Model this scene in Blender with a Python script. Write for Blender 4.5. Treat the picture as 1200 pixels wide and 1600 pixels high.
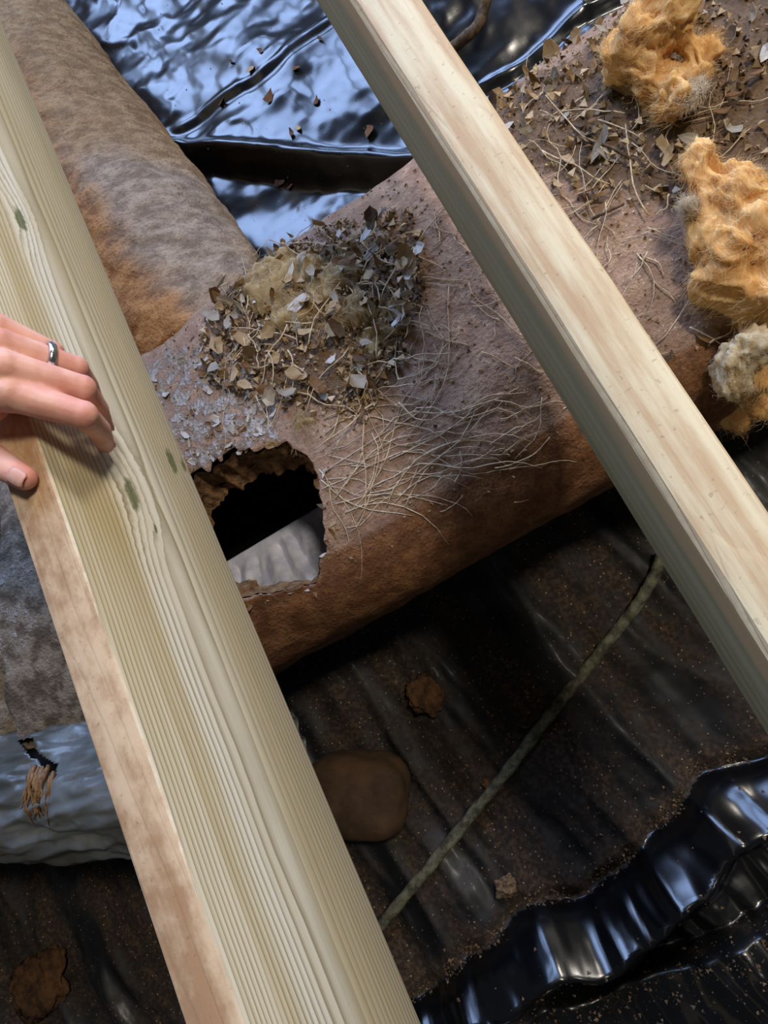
import bpy, bmesh, math, random
import numpy as np
from mathutils import Vector, Matrix, Euler, noise
from mathutils.geometry import intersect_point_line

for o in list(bpy.data.objects): bpy.data.objects.remove(o)
SC = bpy.context.scene
COL = SC.collection
rnd = random.Random(7)

# ------------------------------------------------------------------ camera
FPX = 1050.0
CZ = 0.3632
ROT = Euler((0.1394, 0.3233, -0.4723), 'XYZ')
CR = ROT.to_matrix()
cam_d = bpy.data.cameras.new('camera')
cam = bpy.data.objects.new('camera', cam_d)
COL.objects.link(cam)
cam.location = (0, 0, CZ)
cam.rotation_euler = ROT
cam_d.sensor_fit = 'VERTICAL'
cam_d.sensor_height = 24.0
cam_d.lens = FPX / 1600.0 * 24.0
cam_d.clip_start = 0.01
SC.camera = cam

def ray(px, py):
    return CR @ Vector(((px - 600) / FPX, -(py - 800) / FPX, -1))
def bp(px, py, z):
    d = ray(px, py); t = (z - CZ) / d.z
    return Vector((0, 0, CZ)) + d * t
def bx(px, py, x):
    d = ray(px, py); t = x / d.x
    return Vector((0, 0, CZ)) + d * t

# ------------------------------------------------------------------ light
W = bpy.data.worlds.new('world'); SC.world = W
W.use_nodes = True
W.node_tree.nodes['Background'].inputs[0].default_value = (0.80, 0.84, 0.92, 1)
W.node_tree.nodes['Background'].inputs[1].default_value = 0.052

def area(name, loc, target, sx, sy, watts, color):
    l = bpy.data.lights.new(name, 'AREA'); l.shape = 'RECTANGLE'
    l.size = sx; l.size_y = sy; l.energy = watts; l.color = color
    o = bpy.data.objects.new(name, l); COL.objects.link(o)
    o.location = loc
    o.rotation_euler = (Vector(target) - Vector(loc)).to_track_quat('-Z', 'Y').to_euler()
    return o
area('window_daylight', (0.15, 3.3, 1.75), (0.0, 0.6, -0.4), 3.0, 2.0, 200, (0.39, 0.57, 1.0))
area('side_window_daylight', (2.5, 2.1, 1.45), (-0.2, 0.3, -0.1), 0.55, 0.7, 46, (1.0, 0.93, 0.82))
area('added_foil_light', (1.25, 0.45, 2.2), (-0.2, 0.3, -0.3), 0.35, 0.35, 38, (1.0, 0.91, 0.78))  # added overhead light that brightens the foil liner inside the hole
SC.view_settings.view_transform = 'Standard'
SC.view_settings.look = 'None'
SC.view_settings.gamma = 1.0
SC.view_settings.use_curve_mapping = False
SC.view_settings.exposure = 0.12

# ------------------------------------------------------------------ helpers
def lin(c):
    c = c / 255.0
    return c / 12.92 if c <= 0.04045 else ((c + 0.055) / 1.055) ** 2.4
def C(r, g, b): return (lin(r), lin(g), lin(b), 1.0)

class NT:
    def __init__(s, name, rough=0.6, spec=0.5):
        s.m = bpy.data.materials.new(name); s.m.use_nodes = True
        s.t = s.m.node_tree; s.b = s.t.nodes['Principled BSDF']
        s.b.inputs['Roughness'].default_value = rough
        s.b.inputs['Specular IOR Level'].default_value = spec
        s.tc = s.t.nodes.new('ShaderNodeTexCoord')
        s.obj = s.tc.outputs['Object']
    def put(s, sock, v):
        if isinstance(v, bpy.types.NodeSocket): s.t.links.new(v, sock)
        elif v is not None: sock.default_value = v
    def n(s, typ, **kw):
        nd = s.t.nodes.new(typ)
        for k, v in kw.items(): setattr(nd, k, v)
        return nd
    def math(s, op, a, b=None, c=None, clamp=False):
        nd = s.n('ShaderNodeMath', operation=op); nd.use_clamp = clamp
        s.put(nd.inputs[0], a); s.put(nd.inputs[1], b); s.put(nd.inputs[2], c)
        return nd.outputs[0]
    def sep(s, v):
        nd = s.n('ShaderNodeSeparateXYZ'); s.put(nd.inputs[0], v); return nd.outputs
    def comb(s, x, y, z):
        nd = s.n('ShaderNodeCombineXYZ')
        for i, v in enumerate((x, y, z)): s.put(nd.inputs[i], v)
        return nd.outputs[0]
    def scale(s, v, sc):
        nd = s.n('ShaderNodeVectorMath', operation='MULTIPLY'); s.put(nd.inputs[0], v)
        nd.inputs[1].default_value = sc; return nd.outputs[0]
    def noise(s, v, scale, detail=4, rough=0.55, dist=0.0):
        nd = s.n('ShaderNodeTexNoise'); s.put(nd.inputs['Vector'], v)
        nd.inputs['Scale'].default_value = scale; nd.inputs['Detail'].default_value = detail
        nd.inputs['Roughness'].default_value = rough; nd.inputs['Distortion'].default_value = dist
        return nd.outputs['Fac']
    def vor(s, v, scale, feature='F1'):
        nd = s.n('ShaderNodeTexVoronoi', feature=feature); s.put(nd.inputs['Vector'], v)
        nd.inputs['Scale'].default_value = scale; return nd.outputs['Distance']
    def ramp(s, f, stops, interp='LINEAR'):
        nd = s.n('ShaderNodeValToRGB'); s.put(nd.inputs[0], f)
        e = nd.color_ramp.elements; nd.color_ramp.interpolation = interp
        while len(e) < len(stops): e.new(0.5)
        for el, (p, c) in zip(e, stops):
            el.position = p
            el.color = c if isinstance(c, tuple) else (c, c, c, 1)
        return nd.outputs[0]
    def mix(s, f, a, b, mode='MIX'):
        nd = s.n('ShaderNodeMix', data_type='RGBA', blend_type=mode)
        s.put(nd.inputs[0], f); s.put(nd.inputs[6], a); s.put(nd.inputs[7], b)
        return nd.outputs[2]
    def sstep(s, v, lo, hi):
        nd = s.n('ShaderNodeMapRange', interpolation_type='SMOOTHSTEP')
        s.put(nd.inputs[0], v); nd.inputs[1].default_value = lo; nd.inputs[2].default_value = hi
        return nd.outputs[0]
    def bump(s, h, strength=0.5, dist=0.002, normal=None):
        nd = s.n('ShaderNodeBump'); s.put(nd.inputs['Height'], h)
        nd.inputs['Strength'].default_value = strength; nd.inputs['Distance'].default_value = dist
        if normal is not None: s.put(nd.inputs['Normal'], normal)
        return nd.outputs[0]
    def attr(s, name):
        nd = s.n('ShaderNodeAttribute'); nd.attribute_name = name
        return nd.outputs['Color']
    def set(s, **kw):
        for k, v in kw.items(): s.put(s.b.inputs[k.replace('_', ' ')], v)
        return s

def link(o, parent=None):
    COL.objects.link(o)
    if parent is not None: o.parent = parent
    return o
def mobj(name, verts, faces, material, parent=None, smooth=True, attr=None):
    me = bpy.data.meshes.new(name)
    me.from_pydata([tuple(v) for v in verts], [], faces)
    if smooth: me.shade_smooth()
    if material: me.materials.append(material)
    if attr is not None:
        a = me.color_attributes.new('mask', 'FLOAT_COLOR', 'POINT')
        a.data.foreach_set('color', np.asarray(attr, dtype=np.float32).ravel())
    me.update()
    return link(bpy.data.objects.new(name, me), parent)
def tag(o, label, cat, group=None, kind=None):
    o['label'] = label
    if cat: o['category'] = cat
    if group: o['group'] = group
    if kind: o['kind'] = kind
    return o
def grid_faces(nu, nv, wrap=False):
    f = []
    for i in range(nu - 1):
        for j in range(nv if wrap else nv - 1):
            a = i * nv + j; b = i * nv + (j + 1) % nv
            f.append((a, b, b + nv, a + nv))
    return f
def tube(pts, radii, sides=6, cap=True, twist=0.0):
    """verts, faces of a swept tube"""
    pts = [Vector(p) for p in pts]
    n = len(pts)
    if not hasattr(radii, '__len__'): radii = [radii] * n
    V = []; F = []
    up = Vector((0, 0, 1))
    t0 = (pts[1] - pts[0]).normalized()
    if abs(t0.z) > 0.9: up = Vector((1, 0, 0))
    nrm = (up - t0 * up.dot(t0)).normalized()
    for i in range(n):
        t = (pts[min(i + 1, n - 1)] - pts[max(i - 1, 0)]).normalized()
        nrm = (nrm - t * nrm.dot(t)).normalized()
        bi = t.cross(nrm)
        for k in range(sides):
            a = 2 * math.pi * k / sides + twist * i
            V.append(pts[i] + (nrm * math.cos(a) + bi * math.sin(a)) * radii[i])
    for i in range(n - 1):
        for k in range(sides):
            a = i * sides + k; b = i * sides + (k + 1) % sides
            F.append((a, b, b + sides, a + sides))
    if cap:
        F.append(tuple(reversed(range(sides)))); F.append(tuple(range((n - 1) * sides, n * sides)))
    return V, F
def merge(parts):
    V = []; F = []
    for v, f in parts:
        b = len(V); V += list(v); F += [tuple(i + b for i in q) for q in f]
    return V, F
def sphere(c, r, seg=12, rings=8, rot=None, scl=(1, 1, 1)):
    V = []; F = []
    M = rot.to_matrix() if rot else Matrix.Identity(3)
    for i in range(rings + 1):
        th = math.pi * i / rings
        for k in range(seg):
            a = 2 * math.pi * k / seg
            p = Vector((math.sin(th) * math.cos(a) * scl[0], math.sin(th) * math.sin(a) * scl[1], math.cos(th) * scl[2])) * r
            V.append(Vector(c) + M @ p)
    for i in range(rings):
        for k in range(seg):
            a = i * seg + k; b = i * seg + (k + 1) % seg
            F.append((a, a + seg, b + seg, b))
    return V, F
def capsule(p0, p1, r0, r1, sides=14):
    """tapered capsule: closed mesh"""
    p0 = Vector(p0); p1 = Vector(p1); d = (p1 - p0).normalized()
    pts = []; rad = []
    for k in range(5):
        a = math.pi / 2 * (1 - k / 4.0) ; pts.append(p0 - d * r0 * math.sin(a)); rad.append(max(r0 * math.cos(a), 1e-4))
    for k in range(1, 5): pts.append(p0.lerp(p1, k / 5)); rad.append(r0 + (r1 - r0) * k / 5)
    for k in range(5):
        a = math.pi / 2 * k / 4.0; pts.append(p1 + d * r1 * math.sin(a)); rad.append(max(r1 * math.cos(a), 1e-4))
    return tube(pts, rad, sides)
def fused(parts, voxel, smooth_it=4, smooth_f=0.5):
    """union of closed shapes as one continuous surface (voxel remesh + smoothing)"""
    V, F = merge(parts)
    me = bpy.data.meshes.new('tmp'); me.from_pydata([tuple(v) for v in V], [], F); me.update()
    o = bpy.data.objects.new('tmp', me); COL.objects.link(o)
    r = o.modifiers.new('r', 'REMESH'); r.mode = 'VOXEL'; r.voxel_size = voxel
    s = o.modifiers.new('s', 'SMOOTH'); s.factor = smooth_f; s.iterations = smooth_it
    dg = bpy.context.evaluated_depsgraph_get()
    ev = o.evaluated_get(dg); m2 = bpy.data.meshes.new_from_object(ev)
    bpy.data.objects.remove(o); bpy.data.meshes.remove(me)
    m2.materials.clear(); m2.shade_smooth()
    return m2
def fbm(x, y, z=0.0, oct=4, h=0.9, lac=2.1):
    return noise.fractal(Vector((x, y, z)), h, lac, oct)
def smooth(a, b, x):
    t = min(max((x - a) / (b - a), 0), 1); return t * t * (3 - 2 * t)
def in_poly(x, y, P):
    c = False; j = len(P) - 1
    for i in range(len(P)):
        if (P[i][1] > y) != (P[j][1] > y) and x < (P[j][0] - P[i][0]) * (y - P[i][1]) / (P[j][1] - P[i][1]) + P[i][0]: c = not c
        j = i
    return c
def near_poly(x, y, P):
    """signed distance (inside negative) and nearest boundary point"""
    best = 1e9; q = None; p = Vector((x, y))
    for i in range(len(P)):
        a = Vector(P[i - 1]); b = Vector(P[i]); ab = b - a
        t = min(max((p - a).dot(ab) / max(ab.length_squared, 1e-12), 0), 1)
        r = a + ab * t; d = (p - r).length
        if d < best: best = d; q = r
    return (-best if in_poly(x, y, P) else best), q

# ------------------------------------------------------------------ materials
def wood_side(name, knots, x0, z0, freq, early, mid, late, top_a, top_b, face_x, tint, peach=None, heart=None, ts=(26, 3.2, 60, 38)):
    N = NT(name, 0.62, 0.3)
    X, Y, Z = N.sep(N.obj)
    ys = N.scale(N.obj, (2.0, 0.9, 2.0))
    w1 = N.math('MULTIPLY', N.math('SUBTRACT', N.noise(ys, 1.6, 2), 0.5), 0.030)
    w2 = N.math('MULTIPLY', N.math('SUBTRACT', N.noise(N.scale(N.obj, (60, 6, 60)), 1.0, 2), 0.5), 0.0022)
    dx = N.math('SUBTRACT', X, x0)
    dz = N.math('ADD', N.math('SUBTRACT', Z, z0), w1)
    r = N.math('SQRT', N.math('ADD', N.math('MULTIPLY', dx, dx), N.math('MULTIPLY', dz, dz)))
    r = N.math('ADD', r, w2)
    kcol = None
    for (ky, kz, rad, amp) in knots:
        a = N.math('MULTIPLY', N.math('SUBTRACT', Y, ky), 0.42); b = N.math('SUBTRACT', Z, kz)
        a = N.math('ADD', a, N.math('MULTIPLY', b, 0.25))
        d = N.math('SQRT', N.math('ADD', N.math('MULTIPLY', a, a), N.math('MULTIPLY', b, b)))
        d = N.math('ADD', d, N.math('MULTIPLY', N.math('SUBTRACT', N.noise(N.obj, 160, 3), 0.5), rad * 0.9))
        g = N.math('POWER', 2.718, N.math('MULTIPLY', N.math('MULTIPLY', d, d), -1 / (rad * 2.4) ** 2))
        r = N.math('ADD', r, N.math('MULTIPLY', g, amp))
        k = N.math('SUBTRACT', 1.0, N.sstep(d, rad * 0.55, rad * 1.05))
        kcol = k if kcol is None else N.math('MAXIMUM', kcol, k)
    fr = N.math('FRACT', N.math('MULTIPLY', r, freq))
    grain = N.ramp(fr, [(0, 0.0), (0.40, 0.10), (0.74, 0.70), (0.88, 1.0), (0.97, 0.15), (1.0, 0.0)])
    strength = N.sstep(N.noise(N.scale(N.obj, (1, 0.8, 14)), 2.4, 2), 0.28, 0.62)
    g2 = N.math('MULTIPLY', grain, N.math('ADD', N.math('MULTIPLY', strength, 0.55), 0.48), clamp=True)
    base = N.mix(N.sstep(N.noise(N.scale(N.obj, (1, 0.45, 26)), 1.3, 2), 0.36, 0.64), early, mid)
    base = N.mix(N.sstep(N.noise(N.scale(N.obj, (1, 0.5, 18)), 2.1, 2), 0.50, 0.72), base, tint)
    if heart is not None:
        hm = N.sstep(N.math('ADD', Z, N.math('MULTIPLY', N.math('SUBTRACT', N.noise(N.scale(N.obj, (1, 1.2, 8)), 1.0, 2), 0.5), 0.10)), -0.13, -0.085)
        base = N.mix(N.math('MULTIPLY', N.math('SUBTRACT', 1.0, hm), 0.75), base, heart)
    col = N.mix(g2, base, late)
    fib = N.noise(N.scale(N.obj, (500, 9, 500)), 1.0, 3)
    col = N.mix(N.math('MULTIPLY', N.sstep(fib, 0.45, 0.75), 0.16), col, C(110, 95, 60))
    if kcol is not None:
        kc = N.mix(N.noise(N.obj, 300, 2), C(44, 54, 28), C(120, 124, 72))
        col = N.mix(N.math('MULTIPLY', kcol, 0.85), col, kc)
    if peach is not None:
        pm = N.sstep(N.math('ADD', Z, N.math('MULTIPLY', N.math('SUBTRACT', N.noise(N.scale(N.obj, (1, 2.5, 6)), 1.0, 3), 0.5), 0.09)), -0.050, -0.018)
        col = N.mix(N.math('MULTIPLY', pm, 0.8), col, peach)
    # trodden, muddy upper edge of the board
    nz = N.sep(N.n('ShaderNodeNewGeometry').outputs['Normal'])[2]
    topm = N.sstep(N.math('ADD', nz, N.math('MULTIPLY', N.math('SUBTRACT', N.noise(N.obj, 90, 3), 0.5), 0.5)), 0.55, 0.85)
    tb = N.noise(N.scale(N.obj, (ts[0], ts[1], 1)), 1.0, 4, 0.6)
    tf = N.noise(N.scale(N.obj, (ts[2], ts[3], 1)), 1.0, 5, 0.65)
    tcol = N.mix(N.sstep(N.math('ADD', N.math('MULTIPLY', tb, 0.55), N.math('MULTIPLY', tf, 0.45)), 0.40, 0.60), top_a, top_b)
    tcol = N.mix(N.math('MULTIPLY', N.sstep(N.noise(N.obj, 240, 3), 0.62, 0.72), 0.35), tcol, C(112, 84, 58))
    col = N.mix(topm, col, tcol)
    h = N.math('SUBTRACT', N.math('MULTIPLY', fib, 0.4), N.math('MULTIPLY', grain, 0.8))
    h = N.math('ADD', h, N.math('MULTIPLY', tf, topm))
    N.set(Base_Color=col, Normal=N.bump(h, 0.35, 0.0008))
    return N.m

M = {}
M['wood_l'] = wood_side('new_lumber_green_tint',
    [(0.248, -0.085, 0.0085, 0.008), (0.300, -0.167, 0.007, 0.005), (0.545, -0.078, 0.0075, 0.008), (0.217, -0.099, 0.0022, 0.002), (0.30, -0.186, 0.0035, 0.002)],
    -0.335, -0.105, 255, C(238, 232, 216), C(230, 220, 194), C(160, 148, 116), C(172, 134, 98), C(214, 184, 148), -0.286, C(204, 186, 146), None, C(186, 168, 126))
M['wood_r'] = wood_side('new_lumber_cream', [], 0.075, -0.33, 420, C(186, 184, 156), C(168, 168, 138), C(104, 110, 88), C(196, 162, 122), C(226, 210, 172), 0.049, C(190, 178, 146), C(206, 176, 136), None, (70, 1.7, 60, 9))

def jacket():
    N = NT('dusty_jacket', 0.7, 0.35)
    mk = N.sep(N.attr('mask')); silver, nest, side = mk[0], mk[1], mk[2]
    n1 = N.noise(N.obj, 7, 4); n2 = N.noise(N.obj, 45, 5, 0.65); n3 = N.noise(N.obj, 260, 3, 0.6)
    dust = N.mix(N.sstep(n2, 0.36, 0.66), C(138, 108, 90), C(176, 146, 122))
    dust = N.mix(N.math('MULTIPLY', N.sstep(n1, 0.42, 0.62), 0.6), dust, C(150, 120, 98))
    dust = N.mix(N.math('MULTIPLY', N.sstep(n3, 0.56, 0.68), 0.55), dust, C(92, 68, 54))
    speck = N.math('LESS_THAN', N.vor(N.obj, 190), 0.16)
    dust = N.mix(N.math('MULTIPLY', speck, N.sstep(n2, 0.45, 0.55)), dust, C(196, 178, 160))
    brown = N.mix(N.sstep(n2, 0.38, 0.64), C(104, 66, 40), C(136, 94, 60))
    brown = N.mix(N.math('MULTIPLY', N.sstep(n3, 0.52, 0.66), 0.6), brown, C(84, 52, 32))
    col = N.mix(N.sstep(N.math('ADD', side, N.math('MULTIPLY', N.math('SUBTRACT', n2, 0.5), 0.5)), 0.35, 0.65), dust, brown)
    gx = N.sep(N.obj)[0]
    col = N.mix(N.math('SUBTRACT', 1.0, N.sstep(gx, -0.50, -0.36)), col, N.mix(N.sstep(n2, 0.38, 0.62), C(88, 74, 60), C(138, 124, 106)))
    dirt = N.mix(n3, C(66, 48, 32), C(128, 100, 72))
    col = N.mix(N.sstep(N.math('ADD', nest, N.math('MULTIPLY', N.math('SUBTRACT', n2, 0.5), 1.1)), 0.42, 0.62), col, dirt)
    sm = N.sstep(N.math('ADD', silver, N.math('MULTIPLY', N.math('SUBTRACT', n2, 0.5), 1.5)), 0.48, 0.62)
    flake = N.math('MULTIPLY', sm, N.sstep(N.noise(N.obj, 70, 5, 0.75), 0.46, 0.56))
    col = N.mix(flake, col, C(166, 156, 148))
    h = N.math('ADD', N.math('MULTIPLY', n2, 1.2), N.math('MULTIPLY', n3, 0.8))
    h = N.math('ADD', h, N.math('MULTIPLY', flake, 0.5))
    N.set(Base_Color=col, Normal=N.bump(h, 0.75, 0.0035), Metallic=N.math('MULTIPLY', flake, 0.25),
          Roughness=N.math('SUBTRACT', 0.72, N.math('MULTIPLY', flake, 0.38)))
    return N.m
M['jacket'] = jacket()

def branch_jacket():
    N = NT('branch_jacket', 0.75, 0.3)
    X, Y, Z = N.sep(N.obj)
    side = N.sep(N.attr('mask'))[2]
    n1 = N.noise(N.obj, 9, 4); n2 = N.noise(N.scale(N.obj, (34, 55, 34)), 1.0, 6, 0.72, 0.2); n3 = N.noise(N.obj, 280, 3)
    tan = N.mix(N.sstep(n2, 0.36, 0.66), C(128, 100, 68), C(172, 142, 104))
    grey = N.mix(N.sstep(n2, 0.36, 0.66), C(126, 106, 88), C(176, 156, 134))
    col = N.mix(N.sstep(N.math('ADD', Y, N.math('MULTIPLY', n1, 0.25)), 0.86, 0.98), grey, tan)
    org = N.mix(N.sstep(n2, 0.38, 0.62), C(140, 92, 50), C(184, 134, 84))
    col = N.mix(N.sstep(N.math('ADD', side, N.math('ADD', N.math('MULTIPLY', N.math('SUBTRACT', n1, 0.5), 0.8), N.math('MULTIPLY', N.math('SUBTRACT', n2, 0.5), 0.6))), 0.34, 0.86), col, org)
    col = N.mix(N.math('MULTIPLY', N.sstep(n3, 0.56, 0.68), 0.5), col, C(88, 62, 36))
    h = N.math('ADD', n2, N.math('MULTIPLY', n3, 0.6))
    N.set(Base_Color=col, Normal=N.bump(h, 0.8, 0.004))
    return N.m
M['branch'] = branch_jacket()

def plastic(name, dust_lo, dust_hi, dustcol_a, dustcol_b, rough=0.17, base=(6, 7, 10), matte=0.0):
    N = NT(name, rough, 0.5)
    n1 = N.noise(N.obj, 5.5, 5, 0.6); n2 = N.noise(N.obj, 38, 5, 0.7); n3 = N.noise(N.obj, 170, 3)
    mk = N.sep(N.attr('mask'))
    m = N.math('ADD', N.math('ADD', N.math('MULTIPLY', n1, 0.55), N.math('MULTIPLY', n2, 0.45)), N.math('MULTIPLY', mk[0], 0.5))
    dm = N.sstep(m, dust_lo, dust_hi)
    sp = N.math('MULTIPLY', N.math('LESS_THAN', N.vor(N.obj, 120), 0.13), N.sstep(m, dust_lo - 0.14, dust_hi))
    dc = N.mix(N.sstep(n3, 0.4, 0.65), dustcol_a, dustcol_b)
    col = N.mix(dm, C(*base), dc)
    col = N.mix(sp, col, C(150, 128, 100))
    f = N.math('MAXIMUM', dm, sp)
    N.set(Base_Color=col, Roughness=N.math('ADD', N.math('ADD', N.math('ADD', rough, N.math('MULTIPLY', N.sstep(mk[0], -0.2, 0.2), matte)), N.math('MULTIPLY', n2, 0.10)), N.math('MULTIPLY', f, 0.45), clamp=True),
          Normal=N.bump(N.math('ADD', N.math('MULTIPLY', n2, 0.3), N.math('MULTIPLY', N.math('MULTIPLY', n3, f), 1.5)), 0.18, 0.002))
    N.set(Coat_Weight=N.math('MULTIPLY', N.math('MULTIPLY', N.math('SUBTRACT', 1.0, f), 0.6), N.math('SUBTRACT', 1.0, N.math('MULTIPLY', N.sstep(mk[0], -0.2, 0.2), 1.0 if matte else 0.0))), Coat_Roughness=rough, Coat_IOR=1.5)
    return N.m
M['plastic_far'] = plastic('black_polythene_clean', 0.66, 0.84, C(84, 66, 52), C(140, 116, 92), 0.20)
M['plastic_near'] = plastic('black_polythene_muddy', 0.50, 0.82, C(42, 33, 26), C(76, 59, 44), 0.20, (7, 8, 11), 0.38)

def simple(name, ca, cb, scale=60, rough=0.7, bump=0.5, spec=0.4, dist=0.002, metal=0.0, trans=0.0, stretch=(1, 1, 1)):
    N = NT(name, rough, spec)
    n = N.noise(N.scale(N.obj, stretch), scale, 5, 0.65)
    N.set(Base_Color=N.mix(N.sstep(n, 0.34, 0.66), ca, cb), Normal=N.bump(n, bump, dist), Metallic=metal)
    if trans:
        N.set(Subsurface_Weight=trans, Subsurface_Radius=(0.012, 0.008, 0.005), Subsurface_Scale=1.0)
    return N.m
M['rim'] = simple('torn_insulation_edge', C(92, 66, 44), C(150, 116, 82), 90, 0.9, 0.9, 0.1, 0.004)
M['void'] = simple('unlit_hollow_black', C(8, 8, 8), C(14, 13, 12), 20, 0.9, 0.1, 0.1)  # black base colour stands in for the darkness of an unlit hollow
M['foil'] = simple('silver_foil', C(205, 206, 226), C(236, 236, 246), 40, 0.30, 0.2, 0.6, 0.001, 0.12)
M['flake'] = simple('torn_foil_flake', C(160, 152, 142), C(204, 196, 186), 120, 0.42, 0.3, 0.5, 0.001, 0.15)
def wool_mat(name, a, b, c):
    N = NT(name, 0.95, 0.1)
    nz = N.n('ShaderNodeTexNoise'); nz.inputs['Scale'].default_value = 14; N.put(nz.inputs['Vector'], N.obj)
    wv = N.n('ShaderNodeVectorMath', operation='ADD'); N.put(wv.inputs[0], N.scale(N.obj, (1, 1, 1))); N.put(wv.inputs[1], N.scale(nz.outputs['Color'], (.12, .12, .12)))
    f1 = N.noise(N.scale(wv.outputs[0], (420, 40, 90)), 1.0, 4, 0.6); f2 = N.noise(wv.outputs[0], 26, 4)
    col = N.mix(N.sstep(f2, 0.36, 0.62), a, b)
    col = N.mix(N.math('MULTIPLY', N.sstep(f1, 0.48, 0.7), 0.6), col, c)
    N.set(Base_Color=col, Normal=N.bump(f1, 0.6, 0.002), Subsurface_Weight=0.3, Subsurface_Radius=(0.014, 0.009, 0.005), Subsurface_Scale=1.0)
    return N.m
M['wool_o'] = wool_mat('orange_glass_wool', C(200, 144, 80), C(228, 180, 118), C(244, 214, 164))
M['wool_t'] = wool_mat('dirty_tan_wool', C(112, 90, 60), C(164, 140, 100), C(190, 172, 138))
M['wool_o2'] = simple('orange_wool_fibre', C(232, 184, 120), C(248, 222, 172), 30, 0.8, 0.0)
M['wool_t2'] = simple('tan_wool_fibre', C(164, 138, 98), C(204, 184, 146), 30, 0.8, 0.0)
M['wool_w'] = wool_mat('pale_glass_wool', C(214, 184, 136), C(234, 214, 178), C(246, 236, 214))
M['root'] = simple('dry_rootlet', C(178, 154, 124), C(222, 202, 170), 200, 0.8, 0.3)
M['root_dark'] = simple('brown_root', C(64, 50, 36), C(116, 96, 74), 120, 0.7, 0.8)
M['leaf_a'] = simple('leaf_tan', C(150, 122, 86), C(190, 164, 126), 120, 0.55, 0.4)
M['leaf_b'] = simple('leaf_brown', C(96, 66, 36), C(140, 102, 62), 120, 0.5, 0.4)
M['leaf_c'] = simple('leaf_grey', C(136, 126, 112), C(182, 172, 158), 120, 0.45, 0.4)
M['leaf_d'] = simple('leaf_dark', C(62, 44, 28), C(98, 74, 48), 120, 0.55, 0.4)
M['bark'] = simple('bark_chip', C(74, 46, 28), C(128, 88, 58), 150, 0.8, 0.6)
M['stone'] = simple('brown_stone', C(58, 42, 28), C(84, 62, 42), 18, 0.85, 0.6, 0.3, 0.004)
M['mud'] = simple('dry_orange_mud', C(52, 36, 24), C(98, 68, 42), 60, 0.9, 0.9, 0.2, 0.004)
M['crumb'] = simple('soil_crumb', C(112, 88, 62), C(172, 146, 112), 300, 0.9, 0.2)
M['soil'] = simple('dark_soil_crumb', C(70, 54, 40), C(128, 104, 78), 300, 0.9, 0.2)
M['cable'] = simple('weathered_rope', C(58, 56, 44), C(112, 110, 90), 70, 0.8, 0.9, 0.3, 0.003)
M['ring'] = simple('silver_ring', C(210, 212, 216), C(236, 236, 240), 80, 0.2, 0.05, 0.5, 0.0005, 1.0)
M['nail'] = simple('finger_nail', C(214, 160, 142), C(228, 180, 160), 60, 0.35, 0.05)
def skin():
    N = NT('skin', 0.5, 0.4)
    n1 = N.noise(N.obj, 38, 4); n2 = N.noise(N.obj, 420, 3)
    col = N.mix(N.sstep(n1, 0.36, 0.64), C(222, 158, 140), C(238, 186, 166))
    col = N.mix(N.math('MULTIPLY', N.sep(N.attr('mask'))[0], 0.5), col, C(202, 112, 98))
    N.set(Base_Color=col, Normal=N.bump(n2, 0.25, 0.0006), Subsurface_Weight=0.25, Subsurface_Radius=(0.006, 0.002, 0.001), Subsurface_Scale=1.0)
    return N.m
M['skin'] = skin()
def wrap():
    N = NT('milky_plastic_wrap', 0.40, 0.6)
    n1 = N.noise(N.obj, 9, 4); n2 = N.noise(N.obj, 60, 4)
    col = N.mix(N.sstep(n1, 0.38, 0.62), C(70, 70, 64), C(106, 110, 110))
    col = N.mix(N.math('MULTIPLY', N.sstep(n2, 0.55, 0.7), 0.5), col, C(92, 80, 62))
    N.set(Base_Color=col, Normal=N.bump(n2, 0.4, 0.002))
    return N.m
M['wrap'] = wrap()

# ------------------------------------------------------------------ ground and sheets
GZ = -0.575
def soil_mat():
    return simple('crawlspace_soil', C(70, 50, 34), C(112, 84, 58), 14, 0.95, 1.0, 0.2, 0.01)
n = 24
V = [(-1.9 + 3.9 * i / (n - 1), -1.3 + 4.4 * j / (n - 1), GZ - 0.075 + 0.02 * fbm(i * .4, j * .4)) for i in range(n) for j in range(n)]
floor = mobj('floor', V, [tuple(reversed(q)) for q in grid_faces(n, n)], soil_mat())
tag(floor, 'bare brown soil under the black plastic sheets', None, None, 'structure')

def seg_dist(x, y, ax, ay, bx_, by):
    dx, dy = bx_ - ax, by - ay; L = math.hypot(dx, dy)
    t = ((x - ax) * dx + (y - ay) * dy) / (L * L)
    s = (-(x - ax) * dy + (y - ay) * dx) / L
    return s, t

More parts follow.
